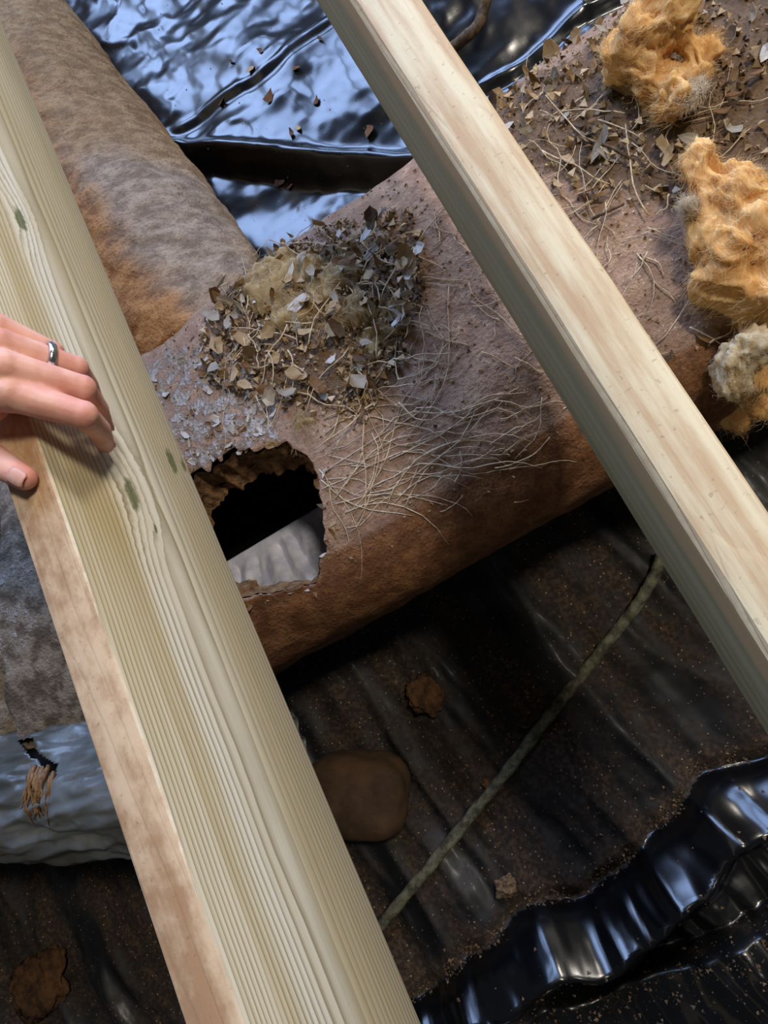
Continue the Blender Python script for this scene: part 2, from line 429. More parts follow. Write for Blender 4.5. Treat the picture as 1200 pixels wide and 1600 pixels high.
def far_height(x, y):
    z = GZ
    # soft billows and sharp wrinkles
    z += 0.016 * fbm(x * 4.6, y * 4.6, 3.1, 3)
    rg = noise.ridged_multi_fractal(Vector((x * 5.0 + 0.4 * fbm(x * 6, y * 6), y * 6.5, 1.7)), 1.0, 2.1, 3, 1.0, 2.0)
    z += 0.0068 * rg
    z += 0.0012 * noise.ridged_multi_fractal(Vector((x * 17, y * 15, 5.7)), 1.0, 2.1, 2, 1.0, 2.0)
    # terrace: the far part lies on a raised step, its lip running diagonally
    s, t = seg_dist(x, y, -0.262, 1.015, 0.085, 0.700)
    s += 0.012 * fbm(x * 5, y * 5, 9.0, 2)
    z += 0.034 * smooth(-0.034, 0.004, s) + 0.010 * math.exp(-((s - 0.012) / 0.010) ** 2)
    z += 0.20 * max(y - 0.60, 0) * smooth(0.10, 0.22, x) * (1 - smooth(1.0, 1.3, y))
    # tucked pleats
    for (ax, ay, bx_, by, w, d) in ((-0.255, 1.045, 0.10, 1.010, 0.0045, 0.0035), (0.20, 0.728, 0.60, 0.705, 0.004, 0.005)):
        s, t = seg_dist(x, y, ax, ay, bx_, by)
        s += 0.010 * noise.noise(Vector((x * 9, y * 9, 2)))
        m = smooth(-0.05, 0.08, t) * (1 - smooth(0.93, 1.05, t))
        z += m * d * (math.exp(-((s - 0.006) / w) ** 2) - math.exp(-((s + 0.010) / w) ** 2))
    return z
nx, ny = 350, 380
xs = [-0.72 + 1.55 * (i / (nx - 1)) for i in range(nx)]
ys = [0.44 + 1.9 * (j / (ny - 1)) ** 1.25 for j in range(ny)]
V = [(x, y, far_height(x, y)) for x in xs for y in ys]
A = [(0.0, 0, 0, 1)] * len(V)
fs = mobj('plastic_sheet', V, [tuple(reversed(q)) for q in grid_faces(nx, ny)], M['plastic_far'], attr=A)
tag(fs, 'glossy black plastic sheet reflecting blue daylight behind the ducts', 'plastic sheet')

VAL = [(-0.80, -0.40), (-0.462, -0.338), (-0.365, -0.312), (-0.27, -0.283), (-0.211, -0.304), (-0.165, -0.292), (-0.081, -0.262), (-0.002, -0.226), (0.065, -0.234), (0.30, -0.25), (0.9, -0.27)]
def val_y(x):
    for (a, b) in zip(VAL, VAL[1:]):
        if x <= b[0] or b is VAL[-1]:
            t = min(max((x - a[0]) / (b[0] - a[0]), 0), 1); t = t * t * (3 - 2 * t)
            return a[1] + (b[1] - a[1]) * t
def edge_y(x): return -0.385 + 0.012 * math.sin(x * 11) + 0.01 * noise.noise(Vector((x * 14, 0, 4)))
def w0(x): return 0.062 + 0.018 * noise.noise(Vector((x * 4.5, 1.5, 2.2)))
def near_height(x, y):
    z = GZ
    # pleats that run towards the duct
    u = x + 0.22 * y + 0.03 * fbm(x * 3, y * 3, 8.2, 2); v = y
    z += 0.021 * noise.ridged_multi_fractal(Vector((u * 11, v * 1.9, 0.3)), 1.0, 2.1, 3, 1.0, 2.0) - 0.015
    z += 0.016 * fbm(x * 5, y * 5, 1.1, 3)
    z += 0.0016 * fbm(x * 34, y * 28, 6.6, 2)
    d = val_y(x) + 0.004 * fbm(x * 6, y * 5, 2.0, 2) - y       # >0 : in front of the valley line
    if d > -0.05:
        amp = w0(x) * (0.78 + 0.16 * noise.noise(Vector((x * 11, 0.5, 2.2))))
        w = w0(x)
        up = min(max(d / w, 0.0), 1.0)
        dn = smooth(w, w + 0.035, d)
        z += amp * up - (amp + 0.030) * dn
        z -= 0.012 * math.exp(-(d / 0.012) ** 2)
        z += 0.005 * fbm(x * 8, d * 9, 4.4, 2) * up * (1 - dn)
    e = edge_y(x) - y                                           # >0 : overlapping front sheet
    if e > 0: z += 0.045 * smooth(-0.001, 0.008, e) + 0.012 * smooth(0.0, 0.12, e)
    return z
nx, ny = 400, 330
xs = [-1.25 + 1.95 * i / (nx - 1) for i in range(nx)]
ys = [-0.72 + 1.12 * j / (ny - 1) for j in range(ny)]
V = []; A = []
for x in xs:
    for y in ys:
        V.append((x, y, near_height(x, y)))
        d = val_y(x) - y; e = edge_y(x) - y
        dust = 0.25 if d < 0 else -0.45
        dust += 0.45 * math.exp(-((d + 0.012) / 0.012) ** 2) + 0.5 * math.exp(-((e - 0.004) / 0.009) ** 2)
        if e > 0: dust += 0.35 * smooth(0.02, 0.09, e)
        if d < 0: dust += 0.5 * max(fbm((x + 0.22 * y) * 14, y * 2.2, 5.0, 3), -.3)
        A.append((dust, 0, 0, 1))
ns = mobj('plastic_sheet', V, [tuple(reversed(q)) for q in grid_faces(nx, ny)], M['plastic_near'], attr=A)
tag(ns, 'muddy pleated black plastic sheet in front of the duct with folded edge', 'plastic sheet')

# ------------------------------------------------------------------ joists
def joist(name, x0, x1, z0, z1, y0, y1, mat, label, r2=0.0035):
    prof = []
    r1 = 0.0035
    for sx, sz, a0, r in ((1, 1, 0, r1), (-1, 1, 90, r2), (-1, -1, 180, r1), (1, -1, 270, r1)):
        cx = (x1 if sx > 0 else x0) - sx * r; cz = (z1 if sz > 0 else z0) - sz * r
        for k in range(4):
            a = math.radians(a0 + 30 * k); prof.append((cx + r * math.cos(a), cz + r * math.sin(a)))
    ny = 150; V = []
    for j in range(ny):
        y = y0 + (y1 - y0) * j / (ny - 1)
        for k, (x, z) in enumerate(prof):
            q = 0.0007 * noise.noise(Vector((x * 20, y * 14, z * 20)))
            V.append((x + q, y, z + q))
    m = len(prof)
    F = grid_faces(ny, m, wrap=True)
    F = [tuple(q) for q in F] + [tuple(range(m)), tuple(reversed(range((ny - 1) * m, ny * m)))]
    o = mobj(name, V, F, mat, smooth=True)
    bm = bmesh.new(); bm.from_mesh(o.data); bmesh.ops.recalc_face_normals(bm, faces=bm.faces); bm.to_mesh(o.data); bm.free()
    o.data.set_sharp_from_angle(angle=math.radians(25))
    tag(o, label, 'joist')
    return o
JH = 0.195
jl = joist('floor_joist', -0.3241, -0.2861, -JH, 0.0, -1.0, 2.5, M['wood_l'], 'new pale green-tinted timber joist with dusty brown edge under the hand')
jr = joist('floor_joist', 0.049, 0.087, -JH, 0.0, -1.0, 2.5, M['wood_r'], 'cream timber joist crossing the right half with greenish shaded side', 0.010)

# ------------------------------------------------------------------ big duct
DY, DZ, HW, HH, EX = 0.335, -0.385, 0.225, 0.125, 2.6
def sec(a, hw, hh):
    c, s = math.cos(a), math.sin(a)
    return (math.copysign(abs(c) ** (2 / EX), c) * hw, math.copysign(abs(s) ** (2 / EX), s) * hh)
def duct_disp(x, y, z):
    g = 0.0
    if x < -0.5 and z > -0.45:
        for (ax_, ay_, bx2, by2, w_) in ((-0.600, 0.40, -0.700, 0.13, 0.006), (-0.665, 0.345, -0.78, 0.20, 0.007)):
            s_, t_ = seg_dist(x, y, ax_, ay_, bx2, by2)
            if -0.1 < t_ < 1.1: g -= 0.016 * math.exp(-((s_ + 0.01 * noise.noise(Vector((x * 30, y * 30, 1)))) / w_) ** 2)
    return g + 0.010 * fbm(x * 3.2, y * 3.5, z * 3.5, 3) + 0.0022 * fbm(x * 22, y * 26, z * 24, 3)
def duct_top(x, y):
    t = min(abs((y - DY) / HW), 0.999)
    z = DZ + HH * (1 - t ** EX) ** (1 / EX)
    return z + duct_disp(x, y, z)
HOLE0 = [(-0.375, 0.275), (-0.350, 0.312), (-0.313, 0.322), (-0.261, 0.318), (-0.225, 0.306), (-0.203, 0.297), (-0.188, 0.272), (-0.191, 0.244), (-0.207, 0.205), (-0.222, 0.178), (-0.250, 0.158), (-0.284, 0.158), (-0.310, 0.172), (-0.350, 0.190), (-0.378, 0.225)]
def dense(P, n, amp, fr, seed):
    out = []; L = []
    for i in range(len(P)):
        a = Vector(P[i - 1]); b = Vector(P[i]); L.append((b - a).length)
    tot = sum(L); cx = sum(p[0] for p in P) / len(P); cy = sum(p[1] for p in P) / len(P)
    for k in range(n):
        d = tot * k / n; i = 0
        while d > L[i]: d -= L[i]; i += 1
        a = Vector(P[i - 1]); b = Vector(P[i]); p = a.lerp(b, d / L[i])
        ang = 2 * math.pi * k / n
        q = amp * fbm(math.cos(ang) * fr, math.sin(ang) * fr, seed, 4)
        dirv = (p - Vector((cx, cy))).normalized()
        out.append((p.x + dirv.x * q, p.y + dirv.y * q))
    return out
HOLE = dense(HOLE0, 190, 0.0085, 5.0, 4.0)
SILVER = [(-0.37, 0.50), (-0.30, 0.495), (-0.24, 0.45), (-0.20, 0.39), (-0.19, 0.33), (-0.205, 0.30), (-0.30, 0.318), (-0.37, 0.33)]
NEST = [(-0.215, 0.525), (-0.142, 0.520), (-0.037, 0.47), (0.005, 0.40), (-0.03, 0.335), (-0.075, 0.285), (-0.11, 0.290), (-0.185, 0.335), (-0.225, 0.41)]
NEST2 = [(0.10, 0.55), (0.15, 0.545), (0.24, 0.50), (0.45, 0.55), (0.45, 0.20), (0.30, 0.20), (0.24, 0.28), (0.18, 0.33), (0.14, 0.40)]
root_duct = bpy.data.objects.new('insulated_duct', None); COL.objects.link(root_duct)
root_duct.location = (-0.1, DY, DZ - HH)
tag(root_duct, 'wide dusty insulated air duct crossing under both joists with torn hole', 'duct')
INV = Matrix.Translation(-root_duct.location)
def child(o, root):
    o.parent = root; o.matrix_parent_inverse = Matrix.Translation(-root.location); return o
nxd, nth = 620, 210
xs = [-1.15 + 2.1 * i / (nxd - 1) for i in range(nxd)]
V = []; A = []; sdv = []
bb = (min(p[0] for p in HOLE) - .02, max(p[0] for p in HOLE) + .02, min(p[1] for p in HOLE) - .02, max(p[1] for p in HOLE) + .02)
for x in xs:
    for k in range(nth):
        # finer steps on the upper side
        f = k / nth; a = 2 * math.pi * f
        a = a - 0.55 * math.sin(2 * a - math.pi) * 0.0 
        sy, sz = sec(a, HW, HH); y, z = DY + sy, DZ + sz
        nv = Vector((0, abs(sy / HW) ** (EX - 1) * math.copysign(1, sy) / HW, abs(sz / HH) ** (EX - 1) * math.copysign(1, sz) / HH)).normalized()
        q = duct_disp(x, y, z)
        y += nv.y * q; z += nv.z * q
        s = 9.0
        if sz > 0 and bb[0] < x < bb[1] and bb[2] < y < bb[3]:
            s, qb = near_poly(x, y, HOLE)
            if -0.0062 < s < 0: 
                V.append((qb.x, qb.y, duct_top(qb.x, qb.y))); s = 0.0
            else: V.append((x, y, z))
            if 0 <= s < 0.012:   # curled, lifted lip
                l = V[-1]; V[-1] = (l[0], l[1], l[2] + 0.004 * (1 - s / 0.012) * (0.4 + fbm(x * 30, y * 30, 1, 2)))
        else: V.append((x, y, z))
        sdv.append(s)
        sil = nes = 0.0
        if sz > 0:
            d1, _ = near_poly(x, y, SILVER); d2, _ = near_poly(x, y, NEST); d3, _ = near_poly(x, y, NEST2)
            sil = 1 - smooth(-0.02, 0.02, d1)
            sil = max(sil, 0.50 * (1 - smooth(-0.62, -0.45, x)) * smooth(0.2, 0.27, y))
            nes = max(1 - smooth(-0.02, 0.02, d2), 0.85 * (1 - smooth(-0.03, 0.03, d3)))
        fr = 1 - smooth(0.150, 0.195, y) if sz > 0 else 1.0
        A.append((sil, nes, fr, 1))
F = []
for q in grid_faces(nxd, nth, wrap=True):
    if all(sdv[i] >= 0 for i in q): F.append(q)
jk = mobj('jacket', V, F, M['jacket'], attr=A); child(jk, root_duct)
jk['label'] = 'dusty purple-brown duct wrap with ragged hole and peeling silver patch'
so = jk.modifiers.new('thickness', 'SOLIDIFY'); so.thickness = 0.0018; so.offset = -1
# the torn insulation seen in the thickness of the hole
V = []; nr = 9
for k, p in enumerate(HOLE):
    cx, cy = -0.28, 0.24
    dv = Vector((p[0] - cx, p[1] - cy)).normalized()
    for j in range(nr):
        t = j / (nr - 1)
        q = -0.002 - 0.014 * t * t + 0.0055 * fbm(p[0] * 45, p[1] * 45, t * 2.2, 3) * math.sin(math.pi * min(t * 1.4, 1))
        x = p[0] + dv.x * q; y = p[1] + dv.y * q
        V.append((x, y, duct_top(p[0], p[1]) - 0.001 - 0.052 * t))
rim = mobj('insulation_edge', V + V[:nr], grid_faces(len(HOLE) + 1, nr), M['rim']); child(rim, root_duct)
rim['label'] = 'brown torn insulation around the hole'
# inner duct
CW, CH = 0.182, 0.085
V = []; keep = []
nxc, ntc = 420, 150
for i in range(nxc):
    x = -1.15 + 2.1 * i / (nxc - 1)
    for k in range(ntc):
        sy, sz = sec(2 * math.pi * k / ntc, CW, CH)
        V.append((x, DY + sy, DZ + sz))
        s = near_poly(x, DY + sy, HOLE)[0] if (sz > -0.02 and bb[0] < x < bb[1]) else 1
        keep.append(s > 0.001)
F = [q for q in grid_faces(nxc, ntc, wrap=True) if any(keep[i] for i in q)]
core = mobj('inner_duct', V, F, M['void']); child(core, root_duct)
core['label'] = 'inner duct shell coloured black for its unlit hollow'
# silver liner sheet with a straight edge
V = []; nu, nv = 300, 50
for i in range(nu):
    x = -0.62 + 0.50 * i / (nu - 1)
    for j in range(nv):
        t = j / (nv - 1)
        y = 0.283 - 0.118 * t; z = -0.452 + 0.075 * t ** 1.5
        k = smooth(0, 0.25, t)
        fu = x * 26 + y * 9 + 0.9 * fbm(x * 9, y * 9, 3, 2); fv = abs((fu % 1.0) - 0.5) * 2
        z += k * (0.013 * fv * (0.6 + 0.6 * noise.noise(Vector((x * 14, y * 8, 6)))) - 0.006 + 0.004 * fbm(x * 50, y * 26, 1, 2))
        V.append((x, y, z))
lin_o = mobj('foil_liner', V, [tuple(reversed(q)) for q in grid_faces(nu, nv)], M['foil']); child(lin_o, root_duct)
lin_o['label'] = 'crinkled silver foil lining seen through the hole'
so = lin_o.modifiers.new('thickness', 'SOLIDIFY'); so.thickness = 0.002

# exposed wool inside the torn place
def swirl(p, sd):
    q = Vector(p) * 16 + Vector((sd, sd * 1.7, 0))
    return Vector((noise.noise(q), noise.noise(q + Vector((31, 0, 7))), noise.noise(q + Vector((0, 57, 3)))))
def wool(name, lobes, material, parent, amp=0.010, voxel=0.004, seed=0.0, flat=(.5, .95)):
    parts = [sphere(c, r, 14, 9, Euler((rnd.random() * 3, rnd.random() * 3, rnd.random() * 3)) if flat[0] > .4 else None, (1, rnd.uniform(.75, 1.0), rnd.uniform(*flat))) for c, r in lobes]
    me = fused(parts, voxel, 9)
    RS = Euler((seed, seed * 2.3, seed * 1.1)).to_matrix()
    nv_ = len(me.vertices)
    co = np.empty(nv_ * 3, np.float32); me.vertices.foreach_get('co', co)
    nr_ = np.empty(nv_ * 3, np.float32); me.vertices.foreach_get('normal', nr_)
    co = co.reshape(-1, 3); nr_ = nr_.reshape(-1, 3)
    for i in range(nv_):
        p = Vector([float(v) for v in co[i]]); w_ = p + swirl(p, seed) * 0.02
        st = RS @ w_
        d = amp * 1.0 * fbm(w_.x * 24 + seed, w_.y * 24, w_.z * 24, 3)
        d += amp * 0.55 * (noise.ridged_multi_fractal(Vector((st.x * 85, st.y * 20, st.z * 42)), 1.0, 2.1, 3, 1.0, 2.0) - 1.2)
        d += amp * 0.22 * fbm(st.x * 260, st.y * 50, st.z * 160, 2)
        co[i] = co[i] + nr_[i] * d
    me.vertices.foreach_set('co', co.ravel()); me.update()
    me.vertices.foreach_get('normal', (nn_ := np.empty(nv_ * 3, np.float32)))
    me.name = name; me.materials.append(material)
    o = link(bpy.data.objects.new(name, me))
    if parent is not None: child(o, parent)
    return o, co, nn_.reshape(-1, 3)
def fuzz(name, co, nr_, count, length, radius, material, parent, sd=0.0, stand=0.35):
    """fine combed fibres that follow a swirling direction over the surface"""
    parts = []
    idx = [i for i in range(len(co)) if nr_[i][2] > -0.5]
    for _ in range(count):
        i = rnd.choice(idx); p = Vector([float(v) for v in co[i]]); nn = Vector([float(v) for v in nr_[i]])
        L = length * rnd.uniform(0.3, 1.2); pts = [p - nn * 0.0015]
        k = stand * rnd.uniform(0, 1) ** 2 * 2.2
        for s_ in range(4):
            d = swirl(pts[-1], sd) * 2.2 + Vector((rnd.gauss(0, .35), rnd.gauss(0, .35), rnd.gauss(0, .3)))
            d = (d - nn * d.dot(nn)); d = (d.normalized() + nn * k).normalized()
            pts.append(pts[-1] + d * L / 4)
        parts.append(tube(pts, [radius, radius, radius, radius * .8, radius * .4], 3, False))
    v, f = merge(parts)
    o = mobj(name, v, f, material); o.parent = parent; o['kind'] = 'stuff'
    return o
def px_lobe(px, py, lift, rpx):
    p = bp(px, py, -0.26)
    z = duct_top(p.x, p.y) + lift
    p = bp(px, py, z)
    return (p, (1.14 if px > 800 else 0.9) * rpx / FPX * (p - Vector((0, 0, CZ))).length)
for lobes in ([px_lobe(425, 455, .002, 50), px_lobe(405, 430, .000, 36), px_lobe(455, 490, .000, 40), px_lobe(475, 425, .000, 34), px_lobe(440, 415, .0, 30)],
              [px_lobe(520, 455, .000, 50), px_lobe(555, 485, .000, 42), px_lobe(500, 492, .000, 40), px_lobe(545, 425, -.002, 34)],
              [px_lobe(590, 525, -.002, 44), px_lobe(570, 570, -.004, 36), px_lobe(605, 485, -.002, 34), px_lobe(530, 590, -.004, 28)],
              [px_lobe(475, 650, -.003, 24), px_lobe(487, 625, -.003, 20), px_lobe(470, 680, -.004, 18)]):
    sd = rnd.random() * 9
    w, co, nr_ = wool('exposed_insulation', lobes, M['wool_t'], root_duct, 0.008, 0.003, sd, (.27, .36))
    w['label'] = 'dirty tan glass wool bulging from the tear'
    fuzz('wool_fibres', co, nr_, 500, 0.022, 0.00020, M['wool_t2'], w, sd, .3)

# ------------------------------------------------------------------ branch duct
def bc(y): return Vector((-0.300 - 0.16 * (y - 0.6), y, -0.410))
BR = 0.130
nyb, ntb = 330, 150
V = []; A = []
for i in range(nyb):
    y = 0.505 + 1.6 * i / (nyb - 1)
    c = bc(y)
    for k in range(ntb):
        a = 2 * math.pi * k / ntb
        n_ = Vector((math.cos(a), 0.05, math.sin(a)))
        q = 0.010 * fbm(y * 3.0, math.cos(a), math.sin(a), 3) + 0.0034 * fbm(y * 22 + 2 * math.cos(a), math.cos(a) * 2.4, math.sin(a) * 2.4, 3) + 0.0015 * fbm(y * 70, math.cos(a) * 9, math.sin(a) * 9, 2)
        if y < 0.55: q -= 0.010 * (1 - (y - 0.505) / 0.045)
        p = c + n_ * (BR + q)
        V.append(p)
        A.append((0, 0, 1 - smooth(-0.40, 0.85, math.cos(a)), 1))
F = [tuple(reversed(q)) for q in grid_faces(nyb, ntb, wrap=True)] + [tuple(range(ntb))]
br = mobj('branch_duct', V, F, M['branch'], attr=A)
tag(br, 'round tan insulated branch duct running up beside the left joist', 'duct')

# ------------------------------------------------------------------ plastic wrapped bundle
ax = (Vector((-0.575, 0.068, -0.30)) - Vector((-0.77, 0.140, -0.30))).normalized()
c0 = Vector((-0.675, 0.104, -0.302)); rb = 0.070
HB = None
V = []; nb, ntb2 = 330, 220
holep = bp(70, 1195, -0.24)
keep = []
for i in range(nb):
    s = -0.42 + 0.73 * i / (nb - 1)
    c = c0 + ax * s
    side = ax.cross(Vector((0, 0, 1))).normalized(); up = Vector((0, 0, 1))
    for k in range(ntb2):
        a = 2 * math.pi * k / ntb2
        q = 0.010 * fbm(s * 7, math.cos(a) * 1.3, math.sin(a) * 1.3, 3) + 0.0060 * noise.ridged_multi_fractal(Vector((s * 14 + math.cos(a), math.cos(a) * 3, math.sin(a) * 3)), 1, 2.1, 2, 1, 2) - 0.004
        V.append(c + (side * math.cos(a) + up * math.sin(a)) * (rb + q))
def bundle_root():
    r = bpy.data.objects.new('wrapped_pipe', None); COL.objects.link(r); r.location = c0 - Vector((0, 0, rb)); return r
brt = bundle_root(); tag(brt, 'pipe bundle wrapped in milky blue-grey plastic, torn open, beside left joist', 'pipe')
def proj(p):
    v = CR.transposed() @ (Vector(p) - Vector((0, 0, CZ)))
    return (600 + FPX * v.x / -v.z, 800 - FPX * v.y / -v.z)
TEAR = [(28, 1158), (52, 1153), (57, 1170), (64, 1180), (92, 1196), (86, 1212), (72, 1204), (58, 1186), (52, 1186), (44, 1178)]
F = []
TW = [bp(x, y, -0.235) for x, y in TEAR]; TWP = [(p.x, p.y) for p in TW]
for q in grid_faces(nb, ntb2, wrap=True):
    c = sum((V[i] for i in q), Vector()) / 4
    if c.z > -0.30 and in_poly(*proj(c), TEAR): continue
    F.append(q)
w = mobj('plastic_wrap', V, F, M['wrap']); child(w, brt)
so = w.modifiers.new('t', 'SOLIDIFY'); so.thickness = 0.001
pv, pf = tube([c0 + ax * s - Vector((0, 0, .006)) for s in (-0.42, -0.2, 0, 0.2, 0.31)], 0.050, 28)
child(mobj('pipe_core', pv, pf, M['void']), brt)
parts = []
for k in range(16):                                   # frayed paper strips below the tear
    x0 = rnd.uniform(52, 92); y0 = 1200 + rnd.uniform(-6, 10)
    pts = []
    for j in range(7):
        p = bp(x0 + (j * rnd.uniform(-1.6, 1.2)), y0 + j * rnd.uniform(7, 14), -0.24)
        # lift onto the wrap
        rel = p - c0; s = rel.dot(ax); rad = rel - ax * s; rad2 = math.hypot(rad.x, rad.y)
        zt = c0.z + math.sqrt(max((rb + 0.003) ** 2 - min(rad2, rb) ** 2, 0))
        pts.append(Vector((p.x, p.y, zt + 0.002)))
    parts.append(tube(pts, [0.0022, 0.003, 0.0025, 0.002, 0.0015, 0.001, 0.0006], 5))
v, f = merge(parts)
fo = mobj('frayed_strips', v, f, M['leaf_b']); child(fo, brt); fo['kind'] = 'stuff'; fo['label'] = 'brown frayed paper fibres hanging out of the tear'

# ------------------------------------------------------------------ person (hand)
def hand():
    ch = {
        'index': [bp(18, 615, .028), bx(130, 648, -.243), bx(155, 672, -.258), bx(165, 694, -.2770)],
        'middle': [bp(8, 575, .033), bx(128, 607, -.243), bx(152, 640, -.258), bx(163, 667, -.2768)],
        'ring': [bp(0, 540, .030), bx(118, 575, -.248), bx(138, 603, -.263), bx(147, 622, -.2772)],
        'pinky': [bp(-5, 512, .022), bx(82, 550, -.258), bx(102, 572, -.268), bx(110, 585, -.2778)],
    }
    rad = {'index': (.0125, .0098, .0088, .0074), 'middle': (.0125, .0098, .0088, .0074), 'ring': (.012, .0092, .0082, .0070), 'pinky': (.0105, .0080, .0072, .0062)}
    wrist = Vector((-0.352, 0.372, 0.052))
    wa = wrist + Vector((0.006, -0.020, 0)); wb = wrist + Vector((-0.006, 0.020, -0.004))
    parts = []
    mc = []
    for i, nme in enumerate(('index', 'middle', 'ring', 'pinky')):
        P = ch[nme]; r = rad[nme]
        base = wa.lerp(wb, i / 3.0); mc.append((P[0], base))
        parts.append(capsule(base, P[0] - Vector((0, 0, .002)), .0165, r[0] * 1.05))
        for j in range(3): parts.append(capsule(P[j], P[j + 1], r[j] * (0.97 if j else 1), r[j + 1]))
        parts.append(sphere(P[1], r[1] * 1.07)); parts.append(sphere(P[0] + Vector((0, 0, .002)), r[0] * 1.02))
    for i in range(3):                                   # fill between the metacarpals
        a = mc[i][0].lerp(mc[i + 1][0], .5) - Vector((0.008, -.004, .004)); b = mc[i][1].lerp(mc[i + 1][1], .5)
        parts.append(capsule(b, a, .017, .0125))
    th = [Vector((-0.352, 0.338, 0.032)), Vector((-0.335, 0.302, 0.019)), Vector((-0.316, 0.276, 0.0125)), bp(38, 747, .0092)]
    tr = (.018, .0135, .0115, .0088)
    for j in range(3): parts.append(capsule(th[j], th[j + 1], tr[j], tr[j + 1]))
    parts.append(capsule(wa, th[0], .018, .018)); parts.append(capsule(th[0], mc[0][0] + Vector((-.025, .008, -.008)), .015, .011))
    el = wrist + Vector((-0.20, 0.10, 0.10))
    parts.append(capsule(wa, el, .024, .040, 20)); parts.append(capsule(wb, el, .024, .040, 20))
    me = fused(parts, 0.0013, 7, 0.55)
    me.name = 'person'; me.materials.append(M['skin'])
    a = me.color_attributes.new('mask', 'FLOAT_COLOR', 'POINT')
    tips = [ch[k][j] for k in ch for j in (1, 3)] + [ch[k][0] for k in ch] + [th[2], th[3]]
    vals = np.zeros((len(me.vertices), 4), np.float32); vals[:, 3] = 1
    co = np.empty(len(me.vertices) * 3, np.float32); me.vertices.foreach_get('co', co); co = co.reshape(-1, 3)
    for t in tips:
        d = np.linalg.norm(co - np.array(t), axis=1); vals[:, 0] = np.maximum(vals[:, 0], np.exp(-(d / 0.011) ** 2))
    a.data.foreach_set('color', vals.ravel())
    o = link(bpy.data.objects.new('person', me))
    tag(o, 'bare left hand wearing a ring, gripping the left joist', 'person')
    # ring
    P = ch['ring']; d = (P[1] - P[0]).normalized(); c = P[0].lerp(P[1], 0.60); r0 = .0118
    u = d.cross(Vector((0, 0, 1))).normalized(); v = d.cross(u)
    prof = [(-.0030, -.0004), (-.0024, .0012), (0, .0018), (.0024, .0012), (.0030, -.0004), (0, -.0010)]
    V = []
    for k in range(48):
        a_ = 2 * math.pi * k / 48; rv = u * math.cos(a_) + v * math.sin(a_)
        for (s, h) in prof: V.append(c + d * s + rv * (r0 + h))
    V += V[:len(prof)]
    rg = mobj('ring', V, grid_faces(49, len(prof), wrap=True), M['ring'], o)
    rg['label'] = 'plain silver finger ring'
    # nails
    def nail(tip, prev, outv, r, ln):
        d = (tip - prev).normalized(); n_ = (outv - d * outv.dot(d)).normalized(); s = d.cross(n_)
        V = []
        for i in range(7):
            t = i / 6.0
            for j in range(7):
                b = (j / 6.0 - .5) * 1.7
                w_ = (0.85 + 0.15 * math.sin(math.pi * t)) * (1 if t < .8 else 1 - (t - .8) * 1.2)
                V.append(tip + d * (-ln * 0.45 + ln * t) + (n_ * math.cos(b * w_) + s * math.sin(b * w_)) * (r * (1.015 - 0.10 * t * t)))
        nl = mobj('nail', V, grid_faces(7, 7), M['nail'], o)
        so_ = nl.modifiers.new('t', 'SOLIDIFY'); so_.thickness = .0006; so_.offset = 0
    for k in ('index', 'middle', 'ring'):
        nail(ch[k][3], ch[k][2], Vector((1, 0, .25)), rad[k][3], .011)
    nail(th[3], th[2], Vector((.15, -.35, 1)), tr[3], .013)
    return o
hand()

# ------------------------------------------------------------------ orange glass wool tufts
def tuft(lobes, label, white=None, amp=.012, fz=520):
    base = lobes[0][0].copy(); base.z = min(l[0].z - l[1] for l in lobes)
    r = bpy.data.objects.new('insulation_tuft', None); COL.objects.link(r); r.location = base
    tag(r, label, 'insulation', 'loose orange glass wool on the duct')
    sd = rnd.random() * 9
    w, co, nr_ = wool('wool_body', lobes, M['wool_o'], r, amp, .0030, sd)
    fuzz('wool_fibres', co, nr_, 4200, .018, .00013, M['wool_o2'], w, sd, .16)
    fuzz('amber_fibres', co, nr_, 900, .022, .00013, M['wool_o'], w, sd + 1, .14)
    if white:
        w2, co2, nr2 = wool('pale_wool', white, M['wool_w'], r, .013, .0026, sd + 2)
        w2['label'] = 'whitish patch of glass wool'
        fuzz('pale_wool_fibres', co2, nr2, 2200, .018, .00013, M['wool_w'], w2, sd, .2)
    return r
tuft([px_lobe(965, 85, .024, 26), px_lobe(985, 100, .026, 34), px_lobe(1005, 75, .032, 26), px_lobe(1015, 125, .024, 32), px_lobe(1050, 155, .018, 32), px_lobe(1045, 125, .018, 24),
      px_lobe(1030, 20, .062, 34), px_lobe(1055, 35, .052, 30), px_lobe(1050, -15, .066, 38), px_lobe(1100, 72, .030, 24), px_lobe(1092, 105, .026, 20)],
     'upper orange glass wool tuft split by a dark cleft, at top edge', [px_lobe(1085, 148, .026, 15)])
tuft([px_lobe(1100, 270, .022, 38), px_lobe(1140, 310, .026, 46), px_lobe(1120, 355, .026, 40), px_lobe(1165, 380, .030, 52), px_lobe(1150, 430, .030, 44), px_lobe(1185, 460, .030, 44)],
     'largest orange glass wool tuft, middle of the three at the right edge', [px_lobe(1085, 328, .030, 18), px_lobe(1098, 338, .030, 14)])
tuft([px_lobe(1185, 505, .018, 30), px_lobe(1165, 570, .016, 38), px_lobe(1150, 615, .012, 40), px_lobe(1140, 655, .004, 26), px_lobe(1190, 610, .016, 34)],
     'lowest glass wool tuft with whitish top, hanging over the duct edge', [px_lobe(1165, 545, .034, 36), px_lobe(1150, 588, .030, 36), px_lobe(1190, 535, .034, 30), px_lobe(1165, 615, .022, 32)])

